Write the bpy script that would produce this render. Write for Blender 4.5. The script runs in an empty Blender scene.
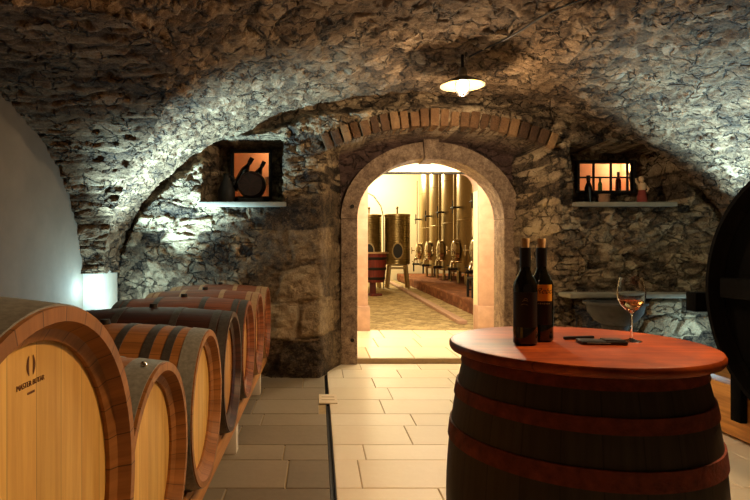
import bpy, bmesh, math, random
import numpy as np
from mathutils import Vector, Matrix
random.seed(7)
rng = np.random.default_rng(11)
PI = math.pi
S = bpy.context.scene
COL = S.collection
F = 560.0
H = 1.38

# ------------------------------------------------------------------ basics
def link(o, parent=None):
    COL.objects.link(o)
    if parent is not None:
        o.parent = parent
    return o

def tag(o, label=None, cat=None, group=None, kind=None):
    if label: o['label'] = label
    if cat: o['category'] = cat
    if group: o['group'] = group
    if kind: o['kind'] = kind
    return o

def thing(name, label, cat, loc=(0, 0, 0), rz=0.0, group=None):
    o = bpy.data.objects.new(name, None)
    o.empty_display_size = .1
    link(o)
    o.location = loc
    o.rotation_euler = (0, 0, rz)
    return tag(o, label, cat, group)

def struct_empty(name, loc=(0, 0, 0)):
    o = bpy.data.objects.new(name, None)
    link(o); o.location = loc
    o['kind'] = 'structure'
    return o

def mesh_obj(name, me, mat, parent=None, kind=None):
    if mat is not None:
        me.materials.append(mat)
    o = bpy.data.objects.new(name, me)
    link(o, parent)
    if kind: o['kind'] = kind
    return o

def smooth(me, ang=35):
    me.polygons.foreach_set('use_smooth', [True] * len(me.polygons))
    me.set_sharp_from_angle(angle=math.radians(ang))

def copy_tree(o, parent=None):
    c = o.copy(); COL.objects.link(c)
    if parent is not None:
        c.parent = parent
    for ch in list(o.children):
        copy_tree(ch, c)
    return c

class MB:
    """collects shapes into one mesh, with metric uv (across, along)"""
    def __init__(self):
        self.v = []; self.f = []; self.uv = []
    def add(self, verts, faces, uvs):
        b = len(self.v)
        self.v += [tuple(p) for p in verts]
        for f, u in zip(faces, uvs):
            self.f.append([b + i for i in f]); self.uv.append(u)
        return self
    def box(self, c, s, M=None, along=None, bev=0.0):
        bm = bmesh.new()
        bmesh.ops.create_cube(bm, size=1)
        for v in bm.verts:
            v.co = Vector((v.co.x * s[0], v.co.y * s[1], v.co.z * s[2]))
        if bev > 0:
            bmesh.ops.bevel(bm, geom=list(bm.edges), offset=min(bev, min(s) * .45), segments=2, affect='EDGES', profile=.6)
        if along is None:
            along = max(range(3), key=lambda i: s[i])
        a, b = [i for i in range(3) if i != along]
        bm.verts.index_update(); bm.normal_update()
        vs = [v.co.copy() for v in bm.verts]
        fs = []; us = []
        off = random.random() * 3
        for f in bm.faces:
            fs.append([v.index for v in f.verts])
            na, nb = abs(f.normal[a]), abs(f.normal[b])
            us.append([((v.co[b] if na > nb else v.co[a]) + off + (s[a] if na > nb else 0), v.co[along] + off) for v in f.verts])
        bm.free()
        c = Vector(c)
        vs = [(M @ p if M is not None else p) + c for p in vs]
        return self.add(vs, fs, us)
    def lathe(self, prof, n=48, axis='Z', c=(0, 0, 0), rref=None, closed=False, planar=False, a0=0.0, a1=2 * PI):
        """prof: list of (radius, height)"""
        c = Vector(c)
        full = abs(a1 - a0 - 2 * PI) < 1e-6
        m = n if full else n + 1
        rr = rref or max(r for r, h in prof)
        cum = [0.0]
        for (r0, h0), (r1, h1) in zip(prof, prof[1:]):
            cum.append(cum[-1] + math.hypot(r1 - r0, h1 - h0))
        vs = []
        for r, h in prof:
            for k in range(m):
                a = a0 + (a1 - a0) * k / n
                if axis == 'Z': p = (r * math.cos(a), r * math.sin(a), h)
                elif axis == 'X': p = (h, r * math.cos(a), r * math.sin(a))
                else: p = (r * math.sin(a), h, r * math.cos(a))
                vs.append(Vector(p) + c)
        fs = []; us = []
        L = len(prof)
        rows = range(L if closed else L - 1)
        for i in rows:
            j = (i + 1) % L
            for k in range(n):
                k2 = (k + 1) % m
                q = [i * m + k, i * m + k2, j * m + k2, j * m + k]
                if planar:
                    if axis == 'X': u = [(vs[t].y - c.y + 5, vs[t].z - c.z + 5) for t in q]
                    elif axis == 'Z': u = [(vs[t].y - c.y + 5, vs[t].x - c.x + 5) for t in q]
                    else: u = [(vs[t].x - c.x + 5, vs[t].z - c.z + 5) for t in q]
                else:
                    ua = rr * (a1 - a0) * k / n; ub = rr * (a1 - a0) * (k + 1) / n
                    ci = cum[i]; cj = cum[j] if j > i else cum[i] + .01
                    u = [(ua, ci), (ub, ci), (ub, cj), (ua, cj)]
                fs.append(q); us.append(u)
        return self.add(vs, fs, us)
    def tube(self, pts, r, n=10, cap=True):
        pts = [Vector(p) for p in pts]
        rs = r if isinstance(r, (list, tuple)) else [r] * len(pts)
        vs = []; fs = []; us = []
        up = Vector((0, 0, 1)); N = None
        for i, p in enumerate(pts):
            t = (pts[min(i + 1, len(pts) - 1)] - pts[max(i - 1, 0)]).normalized()
            if N is None:
                N = t.cross(up)
                if N.length < 1e-3: N = t.cross(Vector((1, 0, 0)))
            N = (N - t * N.dot(t)).normalized()
            B = t.cross(N)
            for k in range(n):
                a = 2 * PI * k / n
                vs.append(p + (N * math.cos(a) + B * math.sin(a)) * rs[i])
        for i in range(len(pts) - 1):
            for k in range(n):
                k2 = (k + 1) % n
                fs.append([i * n + k, i * n + k2, (i + 1) * n + k2, (i + 1) * n + k])
                us.append([(k * .02, i * .1), ((k + 1) * .02, i * .1), ((k + 1) * .02, i * .1 + .1), (k * .02, i * .1 + .1)])
        if cap:
            fs.append(list(range(n))[::-1]); us.append([(0, 0)] * n)
            e = (len(pts) - 1) * n
            fs.append([e + k for k in range(n)]); us.append([(0, 0)] * n)
        return self.add(vs, fs, us)
    def ball(self, c, r, n=12, sc=(1, 1, 1)):
        prof = [(max(1e-5, r * math.sin(PI * i / (n // 2 + 2))), -r * math.cos(PI * i / (n // 2 + 2))) for i in range(n // 2 + 3)]
        b = len(self.v)
        self.lathe(prof, n)
        for i in range(b, len(self.v)):
            p = self.v[i]
            self.v[i] = (p[0] * sc[0] + c[0], p[1] * sc[1] + c[1], p[2] * sc[2] + c[2])
        return self
    def xform(self, M):
        self.v = [tuple(M @ Vector(p)) for p in self.v]
        return self
    def build(self, name, mat, parent=None, kind=None, ang=35, flat=False):
        me = bpy.data.meshes.new(name)
        me.from_pydata(self.v, [], self.f)
        uvl = me.uv_layers.new(name='UVMap')
        flatuv = [c for f in self.uv for p in f for c in p]
        uvl.data.foreach_set('uv', flatuv)
        bm = bmesh.new(); bm.from_mesh(me)
        bmesh.ops.remove_doubles(bm, verts=bm.verts, dist=1e-6)
        bmesh.ops.recalc_face_normals(bm, faces=bm.faces)
        bm.to_mesh(me); bm.free()
        if not flat: smooth(me, ang)
        return mesh_obj(name, me, mat, parent, kind)

# ------------------------------------------------------------------ numpy noise
def hsh(ix, iy, s):
    n = (ix.astype(np.int64) * 374761393 + iy.astype(np.int64) * 668265263 + s * 974634777) & 0xffffffff
    n = ((n ^ (n >> 13)) * 1274126177) & 0xffffffff
    n = n ^ (n >> 16)
    return (n & 0xffffff) / float(0xffffff)

def vnoise(x, y, s=0):
    ix = np.floor(x); iy = np.floor(y)
    fx = x - ix; fy = y - iy
    fx = fx * fx * (3 - 2 * fx); fy = fy * fy * (3 - 2 * fy)
    a = hsh(ix, iy, s); b = hsh(ix + 1, iy, s); c = hsh(ix, iy + 1, s); d = hsh(ix + 1, iy + 1, s)
    return (a * (1 - fx) + b * fx) * (1 - fy) + (c * (1 - fx) + d * fx) * fy

def fbm(x, y, s=0, o=4):
    t = 0; a = .5
    for k in range(o):
        t = t + a * (vnoise(x * 2 ** k, y * 2 ** k, s + k) * 2 - 1); a *= .5
    return t

def sstep(a, b, x):
    t = np.clip((x - a) / (b - a), 0, 1)
    return t * t * (3 - 2 * t)

def stones(u, v, su, sv, s=0, jit=.75, warp=.12):
    """rubble pattern: returns joint mask, per-stone random, relief"""
    uu = u + warp * su * 2 * fbm(u / su * .9, v / sv * .9, s + 50, 3)
    vv = v + warp * sv * 2 * fbm(u / su * .8 + 9, v / sv * .8, s + 70, 3)
    x = uu / su; y = vv / sv
    x = x + .5 * (np.floor(y) % 2)
    ix = np.floor(x); iy = np.floor(y)
    f1 = np.full(x.shape, 9.); f2 = np.full(x.shape, 9.); rid = np.zeros(x.shape)
    for dx in (-1, 0, 1):
        for dy in (-1, 0, 1):
            cx = ix + dx; cy = iy + dy
            px = cx + .5 + (hsh(cx, cy, s) - .5) * jit
            py = cy + .5 + (hsh(cx, cy, s + 1) - .5) * jit
            d = np.sqrt((px - x) ** 2 + (py - y) ** 2)
            r = hsh(cx, cy, s + 2)
            near = d < f1
            f2 = np.where(near, f1, np.minimum(f2, d))
            rid = np.where(near, r, rid)
            f1 = np.where(near, d, f1)
    e = f2 - f1
    joint = 1 - sstep(.03, .16, e)
    rel = sstep(.0, .17, e) * (.45 + .55 * rid)
    return joint, rid, rel

# ------------------------------------------------------------------ materials
def srgb(r, g, b):
    def l(c):
        c /= 255.0
        return c / 12.92 if c <= .04045 else ((c + .055) / 1.055) ** 2.4
    return (l(r), l(g), l(b), 1)

class NT:
    def __init__(self, name):
        self.m = bpy.data.materials.new(name); self.m.use_nodes = True
        self.t = self.m.node_tree; self.n = self.t.nodes
        self.b = self.n['Principled BSDF']
    def add(self, typ, **kw):
        n = self.n.new(typ)
        for k, v in kw.items():
            setattr(n, k, v)
        return n
    def put(self, sock, val):
        if isinstance(val, bpy.types.NodeSocket): self.t.links.new(val, sock)
        else: sock.default_value = val
    def math(self, op, a, b=0.0, c=None, clamp=False):
        n = self.add('ShaderNodeMath', operation=op, use_clamp=clamp)
        self.put(n.inputs[0], a); self.put(n.inputs[1], b)
        if c is not None: self.put(n.inputs[2], c)
        return n.outputs[0]
    def mix(self, fac, a, b, blend='MIX'):
        n = self.add('ShaderNodeMix', data_type='RGBA', blend_type=blend)
        self.put(n.inputs[0], fac); self.put(n.inputs[6], a); self.put(n.inputs[7], b)
        return n.outputs[2]
    def noise(self, vec, scale, detail=4, rough=.6):
        n = self.add('ShaderNodeTexNoise')
        if vec is not None: self.put(n.inputs['Vector'], vec)
        n.inputs['Scale'].default_value = scale; n.inputs['Detail'].default_value = detail; n.inputs['Roughness'].default_value = rough
        return n.outputs[0]
    def ramp(self, fac, stops):
        n = self.add('ShaderNodeValToRGB')
        e = n.color_ramp.elements
        while len(e) < len(stops): e.new(.5)
        for q, (p, c) in zip(e, stops):
            q.position = p; q.color = c
        self.put(n.inputs[0], fac)
        return n.outputs[0]
    def attr(self, name):
        n = self.add('ShaderNodeAttribute'); n.attribute_name = name
        return n.outputs['Fac']
    def bump(self, h, strength, dist):
        n = self.add('ShaderNodeBump')
        n.inputs['Strength'].default_value = strength; n.inputs['Distance'].default_value = dist
        self.put(n.inputs['Height'], h)
        self.put(self.b.inputs['Normal'], n.outputs[0])
    def obj(self):
        return self.add('ShaderNodeTexCoord').outputs['Object']
    def uv(self):
        return self.add('ShaderNodeTexCoord').outputs['UV']
    def set(self, **kw):
        for k, v in kw.items():
            self.put(self.b.inputs[k.replace('_', ' ')], v)
        return self

def simple(name, col, rough=.5, metal=0.0, var=.15, scale=14, bump=.0, **kw):
    m = NT(name); o = m.obj()
    n = m.noise(o, scale)
    dark = tuple(c * (1 - var) for c in col[:3]) + (1,)
    lite = tuple(min(1, c * (1 + var)) for c in col[:3]) + (1,)
    m.set(Base_Color=m.ramp(n, [(.3, dark), (.7, lite)]), Roughness=rough, Metallic=metal, **kw)
    if bump: m.bump(m.noise(o, scale * 3), bump, .01)
    return m.m

def emitter(name, col, strength):
    m = NT(name)
    m.set(Base_Color=col, Emission_Color=col, Emission_Strength=strength)
    return m.m

def wood(name, c1, c2, plank, rough=.45, tone=.35, joint=.03, grain=1.0, bump=.15, jcol=.25, stain=None, coat=0.0):
    m = NT(name); uv = m.uv()
    sp = m.add('ShaderNodeSeparateXYZ'); m.put(sp.inputs[0], uv)
    u, v = sp.outputs[0], sp.outputs[1]
    q = m.math('DIVIDE', u, plank)
    idx = m.math('FLOOR', q); fr = m.math('FRACT', q)
    wn = m.add('ShaderNodeTexWhiteNoise', noise_dimensions='1D'); m.put(wn.inputs['W'], m.math('ADD', idx, .37))
    cv = m.add('ShaderNodeCombineXYZ')
    m.put(cv.inputs[0], m.math('MULTIPLY', u, 38 * grain)); m.put(cv.inputs[1], m.math('MULTIPLY', v, 2.2 * grain)); m.put(cv.inputs[2], m.math('MULTIPLY', idx, 3.7))
    g = m.noise(cv.outputs[0], 1.0, 5, .65)
    col = m.ramp(g, [(.28, c2), (.62, c1)])
    t = m.math('MULTIPLY_ADD', wn.outputs[0], 2 * tone, 1 - tone)
    cc = m.add('ShaderNodeCombineColor')
    for k in range(3): m.put(cc.inputs[k], t)
    col = m.mix(1.0, col, cc.outputs[0], 'MULTIPLY')
    if stain is not None:
        s = m.ramp(m.noise(m.obj(), 3.5, 5, .6), [(.42, (0, 0, 0, 1)), (.66, (1, 1, 1, 1))])
        col = m.mix(s, col, stain)
    ed = m.math('MINIMUM', fr, m.math('SUBTRACT', 1.0, fr))
    jm = m.math('LESS_THAN', ed, joint)
    col = m.mix(m.math('MULTIPLY', jm, 1 - jcol), col, (c2[0] * .25, c2[1] * .25, c2[2] * .25, 1))
    m.set(Base_Color=col, Roughness=rough)
    if coat: m.set(Coat_Weight=coat, Coat_Roughness=.15)
    hgt = m.math('SUBTRACT', m.math('MULTIPLY', g, .4), jm)
    m.bump(hgt, bump, .004)
    return m.m

def stone(name, stops, jcol, jamt=.85, fine=1.0, extra=None, tw=.45, crack=None):
    """stone driven by the mesh's own per-stone tone and joint attributes"""
    m = NT(name); o = m.obj()
    tone = m.attr('tone'); jn = m.attr('joint')
    n1 = m.noise(o, 2.3, 5, .65); n2 = m.noise(o, 11, 6, .7); n3 = m.noise(o, 55, 5, .75)
    f = m.math('ADD', m.math('MULTIPLY_ADD', tone, tw, (.45 - tw) * .5), m.math('MULTIPLY', n1, .25))
    f = m.math('ADD', f, m.math('MULTIPLY', n2, .45))
    f = m.math('ADD', f, m.math('MULTIPLY_ADD', n3, .4, -.32))
    col = m.ramp(f, stops)
    ck = None
    if crack is not None:
        # fine crevices between small stones, warped so that they break up
        nz = m.add('ShaderNodeTexNoise'); nz.inputs['Scale'].default_value = 5; nz.inputs['Detail'].default_value = 5; m.put(nz.inputs['Vector'], o)
        vm = m.add('ShaderNodeVectorMath', operation='MULTIPLY_ADD'); m.put(vm.inputs[0], nz.outputs['Color']); vm.inputs[1].default_value = (.22, .22, .22); m.put(vm.inputs[2], o)
        mp = m.add('ShaderNodeMapping'); m.put(mp.inputs[0], vm.outputs[0]); mp.inputs['Scale'].default_value = crack
        vo = m.add('ShaderNodeTexVoronoi', feature='DISTANCE_TO_EDGE'); m.put(vo.inputs['Vector'], mp.outputs[0]); vo.inputs['Scale'].default_value = 1
        th = m.math('MULTIPLY_ADD', m.noise(o, 4.5, 4, .7), .85, -.38)
        ck = m.math('SUBTRACT', 1.0, m.math('DIVIDE', vo.outputs['Distance'], m.math('MAXIMUM', th, .005)), clamp=True)
    if ck is not None: ck = m.math('MULTIPLY', ck, m.math('MULTIPLY_ADD', m.attr('block'), -.8, 1.0))
    jm = m.math('MULTIPLY', jn, m.math('MULTIPLY_ADD', n2, .9, .15), clamp=True)
    col = m.mix(m.math('MULTIPLY', jm, jamt), col, jcol)
    if ck is not None: col = m.mix(m.math('MULTIPLY', ck, .55), col, (.018, .013, .009, 1))
    if extra is not None:
        sp = m.attr('plaster')
        pc = m.ramp(m.math('ADD', m.math('MULTIPLY', n1, .5), m.math('MULTIPLY', n2, .5)), [(.35, extra[0]), (.65, extra[1])])
        col = m.mix(sp, col, pc)
    m.set(Base_Color=col, Roughness=.9)
    m.b.inputs['Specular IOR Level'].default_value = .25
    h = m.math('ADD', m.math('MULTIPLY', n2, .8), m.math('MULTIPLY', n3, .45))
    if ck is not None: h = m.math('SUBTRACT', h, m.math('MULTIPLY', ck, .8))
    m.bump(h, .9 * fine, .04)
    return m.m

def tiles_mat(name, c1, c2, rough):
    m = NT(name); o = m.obj()
    tone = m.attr('tone')
    n1 = m.noise(o, 1.7, 6, .7); n2 = m.noise(o, 24, 4, .6)
    f = m.math('ADD', m.math('MULTIPLY', tone, .5), m.math('ADD', m.math('MULTIPLY', n1, .4), m.math('MULTIPLY_ADD', n2, .25, -.1)))
    m.set(Base_Color=m.ramp(f, [(.25, c1), (.8, c2)]), Roughness=rough)
    m.b.inputs['Specular IOR Level'].default_value = .3
    m.bump(m.noise(o, 9, 5, .6), .2, .01)
    return m.m

M_vault = stone('vault_stone', [(.24, srgb(62, 50, 40)), (.42, srgb(122, 96, 70)), (.56, srgb(158, 129, 98)), (.78, srgb(196, 180, 158))], srgb(44, 34, 26), .8, 1.5, None, .26, (6.5, 5.0, 11.0))
M_rubble = stone('rubble_stone', [(.26, srgb(46, 37, 30)), (.42, srgb(120, 99, 76)), (.57, srgb(170, 146, 114)), (.78, srgb(208, 188, 156))], srgb(90, 76, 60), .5, 1.5,
                 (srgb(70, 52, 48), srgb(118, 92, 82)), .34, (5.5, 5.5, 9.5))
M_brick = stone('arch_brick', [(.2, srgb(58, 40, 28)), (.5, srgb(112, 80, 52)), (.8, srgb(160, 124, 84))], srgb(60, 46, 36), .7)
M_frame = stone('dressed_stone', [(.08, srgb(74, 59, 49)), (.19, srgb(130, 107, 88)), (.28, srgb(164, 139, 114)), (.38, srgb(198, 174, 146))], srgb(60, 48, 38), 0, .8)
M_pillar = simple('pale_stone_pillar', srgb(190, 154, 134), .75, 0, .14, 7, .2)
M_plaster = simple('old_plaster', srgb(196, 186, 166), .9, 0, .10, 3.5, .3)
M_plaster_l = simple('lunette_plaster', srgb(150, 130, 106), .9, 0, .12, 3.0, .25)
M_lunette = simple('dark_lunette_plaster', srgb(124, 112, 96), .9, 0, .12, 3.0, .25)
M_white = simple('cream_wall', srgb(250, 238, 200), .9, 0, .03, 3, .05)
M_grey_tile = tiles_mat('grey_tile', srgb(116, 105, 88), srgb(154, 141, 119), .5)
M_cream_tile = tiles_mat('cream_tile', srgb(238, 224, 196), srgb(252, 242, 220), .45)
M_grout = simple('grout', srgb(170, 146, 104), .9, 0, .1, 20)
M_grout_d = simple('grout_brown', srgb(186, 158, 116), .9, 0, .1, 20)
M_cobble = stone('cobble', [(.15, srgb(140, 120, 86)), (.5, srgb(190, 168, 124)), (.9, srgb(226, 206, 160))], srgb(70, 56, 36), .8, .6)
M_cover = simple('cream_drain_cover', srgb(236, 218, 186), .6, 0, .05, 12)
M_sill = simple('sill_stone', srgb(126, 119, 104), .8, 0, .15, 8, .3)
M_basin = simple('grey_basin_stone', srgb(62, 58, 54), .8, 0, .35, 14, .5)
M_dark = simple('dark_iron', srgb(34, 28, 24), .6, .4, .2, 20, .1)
M_black = simple('black_paint', srgb(18, 16, 16), .5, 0, .2, 20)
OAK1, OAK2 = srgb(222, 172, 84), srgb(186, 124, 46)
M_oak = wood('oak_head', srgb(236, 194, 106), srgb(206, 152, 70), .095, .5, .12, .012, .8, .08, .45)
M_stave = wood('oak_stave', srgb(166, 110, 56), srgb(124, 78, 34), .062, .5, .12, .02, 1, .12)
M_stave_b = wood('brown_stave', srgb(150, 84, 44), srgb(98, 50, 22), .062, .5, .22, .03, 1, .12)
M_stave_d = wood('wine_dark_stave', srgb(72, 36, 24), srgb(38, 18, 12), .062, .45, .25, .03, 1, .12)
M_head_b = wood('brown_head', srgb(206, 150, 74), srgb(160, 98, 40), .095, .5, .16, .012, .8, .08, .45)
M_table_b = wood('weathered_stave', srgb(52, 43, 34), srgb(28, 22, 18), .115, .6, .2, .02, 1, .3, .2)
M_top = wood('red_tabletop', srgb(178, 82, 20), srgb(124, 46, 10), .12, .42, .16, .012, .8, .06, .5, srgb(96, 30, 12), 0)
M_rail = wood('rail_wood', srgb(206, 146, 80), srgb(158, 98, 44), .4, .6, .1, .004, .7, .15)
M_beam = wood('pale_beam', srgb(214, 150, 72), srgb(160, 98, 38), .5, .6, .1, .004, .7, .15)
M_cask = wood('black_cask', srgb(13, 10, 9), srgb(6, 5, 4), .1, .95, .2, .02, 1, .2)
M_legp = simple('white_paint', srgb(225, 215, 200), .6, 0, .06, 12)
M_zinc = simple('galvanised_steel', srgb(142, 142, 134), .5, .3, .25, 60, .05)
M_zinc_d = simple('dull_steel', srgb(92, 88, 84), .5, .7, .25, 50, .05)
M_pale_h = simple('pale_hoop', srgb(176, 142, 104), .5, .3, .15, 40, .05)
M_rust = simple('red_rust', srgb(112, 46, 28), .75, .1, .45, 26, .4)
M_steel = simple('stainless', srgb(164, 144, 104), .28, 1.0, .08, 20)
M_chrome = simple('chrome', srgb(225, 215, 195), .12, 1.0, .03, 20)
M_cork = simple('cork', srgb(214, 178, 128), .9, 0, .15, 120, .2)
M_bottle = simple('dark_bottle_glass', srgb(18, 17, 8), .06, 0, .1, 5, 0, Coat_Weight=.5)
M_lab_b = simple('black_label', srgb(20, 16, 15), .55, 0, .1, 20)
M_lab_o = simple('orange_label', srgb(255, 178, 44), .6, 0, .06, 40)
M_ink = simple('brown_ink', srgb(92, 30, 10), .7, 0, .05, 20)
M_gold = simple('pale_gold', srgb(190, 170, 120), .4, .3, .05, 20)
M_brand = simple('burnt_mark', srgb(104, 62, 22), .8, 0, .2, 60)
M_leather = simple('black_leather', srgb(22, 19, 19), .38, 0, .2, 80, .1)
M_enamel = simple('enamel_shade', srgb(120, 112, 100), .35, .2, .1, 10)  # outer side darker, the unlit look of its top is put into the colour
M_enamel_in = simple('lit_enamel', srgb(160, 130, 66), .4, 0, .02, 10)  # inner side, the yellow of the bulb light is put into the colour
M_kerb = stone('kerb_brick', [(.1, srgb(110, 66, 44)), (.5, srgb(158, 100, 66)), (.9, srgb(190, 140, 96))], srgb(84, 60, 42), .7)
M_redtub = wood('red_tub', srgb(124, 44, 34), srgb(78, 24, 20), .09, .5, .2, .03, 1, .1)
M_pot = simple('clay', srgb(150, 110, 80), .8, 0, .15, 20)
M_rose = simple('dull_red_cloth', srgb(134, 50, 38), .8, 0, .15, 20)
M_skin = simple('pale_plaster_figure', srgb(206, 172, 134), .7, 0, .12, 20)
M_green = simple('green_glass', srgb(70, 130, 70), .1, 0, .1, 5, Transmission_Weight=.6)
M_amber = simple('amber_glass', srgb(90, 30, 14), .1, 0, .1, 5, Transmission_Weight=.3)
M_niche = simple('niche_plaster', srgb(222, 176, 132), .9, 0, .08, 8, .1)
M_bulb = emitter('bulb_glow', (1, .93, .80, 1), 60)

M_cask.node_tree.nodes['Principled BSDF'].inputs['Specular IOR Level'].default_value = .08
M_top.node_tree.nodes['Principled BSDF'].inputs['Specular IOR Level'].default_value = .3
def glass(name, col=(1, 1, 1, 1), ior=1.45, rough=0.0):
    m = NT(name)
    m.set(Base_Color=col, Roughness=rough, Transmission_Weight=1.0, IOR=ior)
    return m.m
M_glass = glass('clear_glass')
M_wine = glass('amber_wine', (.95, .62, .28, 1), 1.33)

# ------------------------------------------------------------------ grids (rough stone surfaces)
def grid_obj(name, P, tone, joint, keep, mat, kind='structure', plaster=None, parent=None, block=None):
    nu, nv = P.shape[:2]
    idx = np.arange(nu * nv).reshape(nu, nv)
    q = np.stack([idx[:-1, :-1], idx[1:, :-1], idx[1:, 1:], idx[:-1, 1:]], -1).reshape(-1, 4)
    k = keep
    kk = (k[:-1, :-1] & k[1:, :-1] & k[1:, 1:] & k[:-1, 1:]).reshape(-1)
    q = q[kk]
    used = np.zeros(nu * nv, bool); used[q.ravel()] = True
    new = np.cumsum(used) - 1
    V = P.reshape(-1, 3)[used]; q = new[q]
    me = bpy.data.meshes.new(name)
    me.vertices.add(len(V)); me.vertices.foreach_set('co', V.astype(np.float32).ravel())
    me.loops.add(q.size); me.loops.foreach_set('vertex_index', q.astype(np.int32).ravel())
    me.polygons.add(len(q)); me.polygons.foreach_set('loop_start', np.arange(0, q.size, 4, dtype=np.int32))
    me.polygons.foreach_set('use_smooth', np.ones(len(q), bool))
    me.update(calc_edges=True)
    for nm, a in (('tone', tone), ('joint', joint), ('plaster', plaster), ('block', block)):
        if a is None: continue
        at = me.attributes.new(nm, 'FLOAT', 'POINT')
        at.data.foreach_set('value', a.reshape(-1)[used].astype(np.float32))
    me.validate()
    return mesh_obj(name, me, mat, parent, kind)

# vault geometry
XC, SL, SR, ZS, BV = 1.15, 3.35, 3.5, 1.15, 1.98
XWL, XWR = -2.4, 4.65
YW = 6.1
LYC, LC, LB = 3.5, 2.2, 1.53        # lunette: centre, half span, rise
def lun(Y):
    u = np.clip(1 - ((Y - LYC) / LC) ** 2, 0, 1)
    return np.where(np.abs(Y - LYC) < LC, ZS + LB * np.sqrt(u), -9)

def vault_main():
    th = np.linspace(0, PI, 620)
    ys = np.concatenate([np.linspace(-1.55, 2.4, 60)[:-1], np.linspace(2.4, 6.2, 360)])
    T, Y = np.meshgrid(th, ys, indexing='ij')
    s = np.where(T < PI / 2, SL, SR)
    X = XC - s * np.cos(T); Z = ZS + BV * np.sin(T)
    nx = -np.cos(T) / s; nz = np.sin(T) / BV
    l = np.sqrt(nx ** 2 + nz ** 2); nx /= l; nz /= l
    arc = T * 2.75
    j, r, rel = stones(Y, arc, .34, .17, 3, .8, .16)
    j2, r2, rel2 = stones(Y, arc, .16, .10, 13, .9, .2)
    mixm = sstep(-.1, .15, fbm(Y * .9, arc * .9, 21, 2))
    rel = rel * (1 - mixm) + rel2 * .6 * mixm; j = j * (1 - mixm) + j2 * mixm; r = r * (1 - mixm) + r2 * mixm
    d = .028 * rel + .04 * fbm(Y * 2.2, arc * 2.6, 5, 6) + .03 * fbm(Y * 9, arc * 16, 8, 4)
    P = np.stack([X - nx * d, Y, Z - nz * d], -1)
    keep = ~((Z < lun(Y) - .02) & (X < XC - .6))
    return grid_obj('ceiling', P, r, j, keep, M_vault)

def vault_cross():
    ph = np.linspace(0, PI, 380); t = np.linspace(0, 1, 170)
    PH, T = np.meshgrid(ph, t, indexing='ij')
    Y = LYC + LC * np.cos(PH); Z = ZS + LB * np.sin(PH)
    XA = XC - SL * np.sqrt(np.clip(1 - ((Z - ZS) / BV) ** 2, 0, 1))
    X = (XWL - .05) + T * (XA + .03 - (XWL - .05))
    ny = np.cos(PH) / LC; nz = np.sin(PH) / LB
    l = np.sqrt(ny ** 2 + nz ** 2); ny /= l; nz /= l
    arc = PH * 2.0
    j, r, rel = stones(X, arc, .52, .11, 33, .75, .14)
    d = .032 * rel + .035 * fbm(X * 2, arc * 5, 35, 5) + .028 * fbm(X * 8, arc * 18, 38, 4)
    P = np.stack([X, Y - ny * d, Z - nz * d], -1)
    return grid_obj('ceiling', P, r, j, np.ones(X.shape, bool), M_vault)

vault_main(); vault_cross()

# ------------------------------------------------------------------ back wall with doorway and two niches
DXC, DZS = 1.368, 1.77
NL = (-1.27, -.38, 1.90, 2.64)
NR = (2.78, 4.02, 1.90, 2.58)
def back_wall():
    xs = np.linspace(-2.32, 4.75, 590); zs = np.linspace(-.02, 3.22, 270)
    X, Z = np.meshgrid(xs, zs, indexing='ij')
    wob = .035 * fbm(X * 4, Z * 4, 91, 3); wob2 = .035 * fbm(X * 4 + 30, Z * 4, 92, 3)
    Xw = X + wob; Zw = Z + wob2
    j, r, rel = stones(X, Z, .30, .16, 41, .85, .2)
    js, rs, rels = stones(X, Z, .13, .09, 47, .9, .2)
    sm = sstep(-.02, .12, fbm(X * 1.6, Z * 1.6, 49, 3))
    j = j * (1 - sm) + js * sm; r = r * (1 - sm) + rs * sm; rel = rel * (1 - sm) + rels * sm * .8
    j2, r2, rel2 = stones(X, Z, .52, .40, 45, .5, .08)
    big = sstep(-.75, -.6, X) * (1 - sstep(.1, .3, X)) * (1 - sstep(1.9, 2.1, Z))
    j = j * (1 - big) + j2 * big; r = r * (1 - big) + r2 * big; rel = rel * (1 - big) + rel2 * big
    D = np.zeros(X.shape)
    xl, xr = .0, 2.64
    zA = 2.44 + .29 * (1 - ((X - 1.32) / 1.32) ** 2)
    side = np.clip(np.minimum(Xw - xl, xr - Xw) / .30, 0, 1)
    inside = (Z < zA)
    Dd = np.where(inside, .74 * sstep(0, 1, side), 0)
    plaster = np.where(inside & (side > .9) & (Z > 1.7), 1., 0.)
    D = np.maximum(D, Dd)
    nl = (Xw > NL[0]) & (Xw < NL[1]) & (Z > NL[2]) & (Zw < NL[3])
    spl = np.clip((Xw - NL[0]) / .16, 0, 1)
    D = np.where(nl, .72 * (.25 + .75 * spl), D)
    ztop = NR[3]
    nr = (Xw > NR[0]) & (Xw < NR[1]) & (Z > NR[2]) & (Zw < ztop)
    D = np.where(nr, .72, D)
    sv = np.where(X < XC, SL, SR)
    vz = ZS + BV * np.sqrt(np.clip(1 - ((X - XC) / sv) ** 2, 0, 1))
    D = D + .13 * sstep(.20, .06, vz - Z) * (D < .05)
    amp = np.where(plaster > .5, .25, 1.0)
    d = (.036 * rel + .06 * fbm(X * 2.6, Z * 3.2, 61, 6) + .04 * fbm(X * 10, Z * 15, 68, 4)) * amp
    d += .03 * sstep(.9, .5, Z) * (rel - .3)
    Y = YW + .03 + D - d
    P = np.stack([X, Y, Z], -1)
    hole = ((X > .38) & (X < 2.36) & (Z < DZS)) | ((((X - DXC) / .99) ** 2 + ((Z - DZS) / .83) ** 2 < 1) & (Z >= DZS - .02))
    hole |= (X > -1.03) & (X < -.585) & (Z > 2.03) & (Z < 2.58)
    hole |= (X > 3.14) & (X < 3.81) & (Z > 2.10) & (Z < 2.45)
    return grid_obj('wall_back', P, r, j, ~hole, M_rubble, plaster=plaster, block=big)
back_wall()

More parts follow.
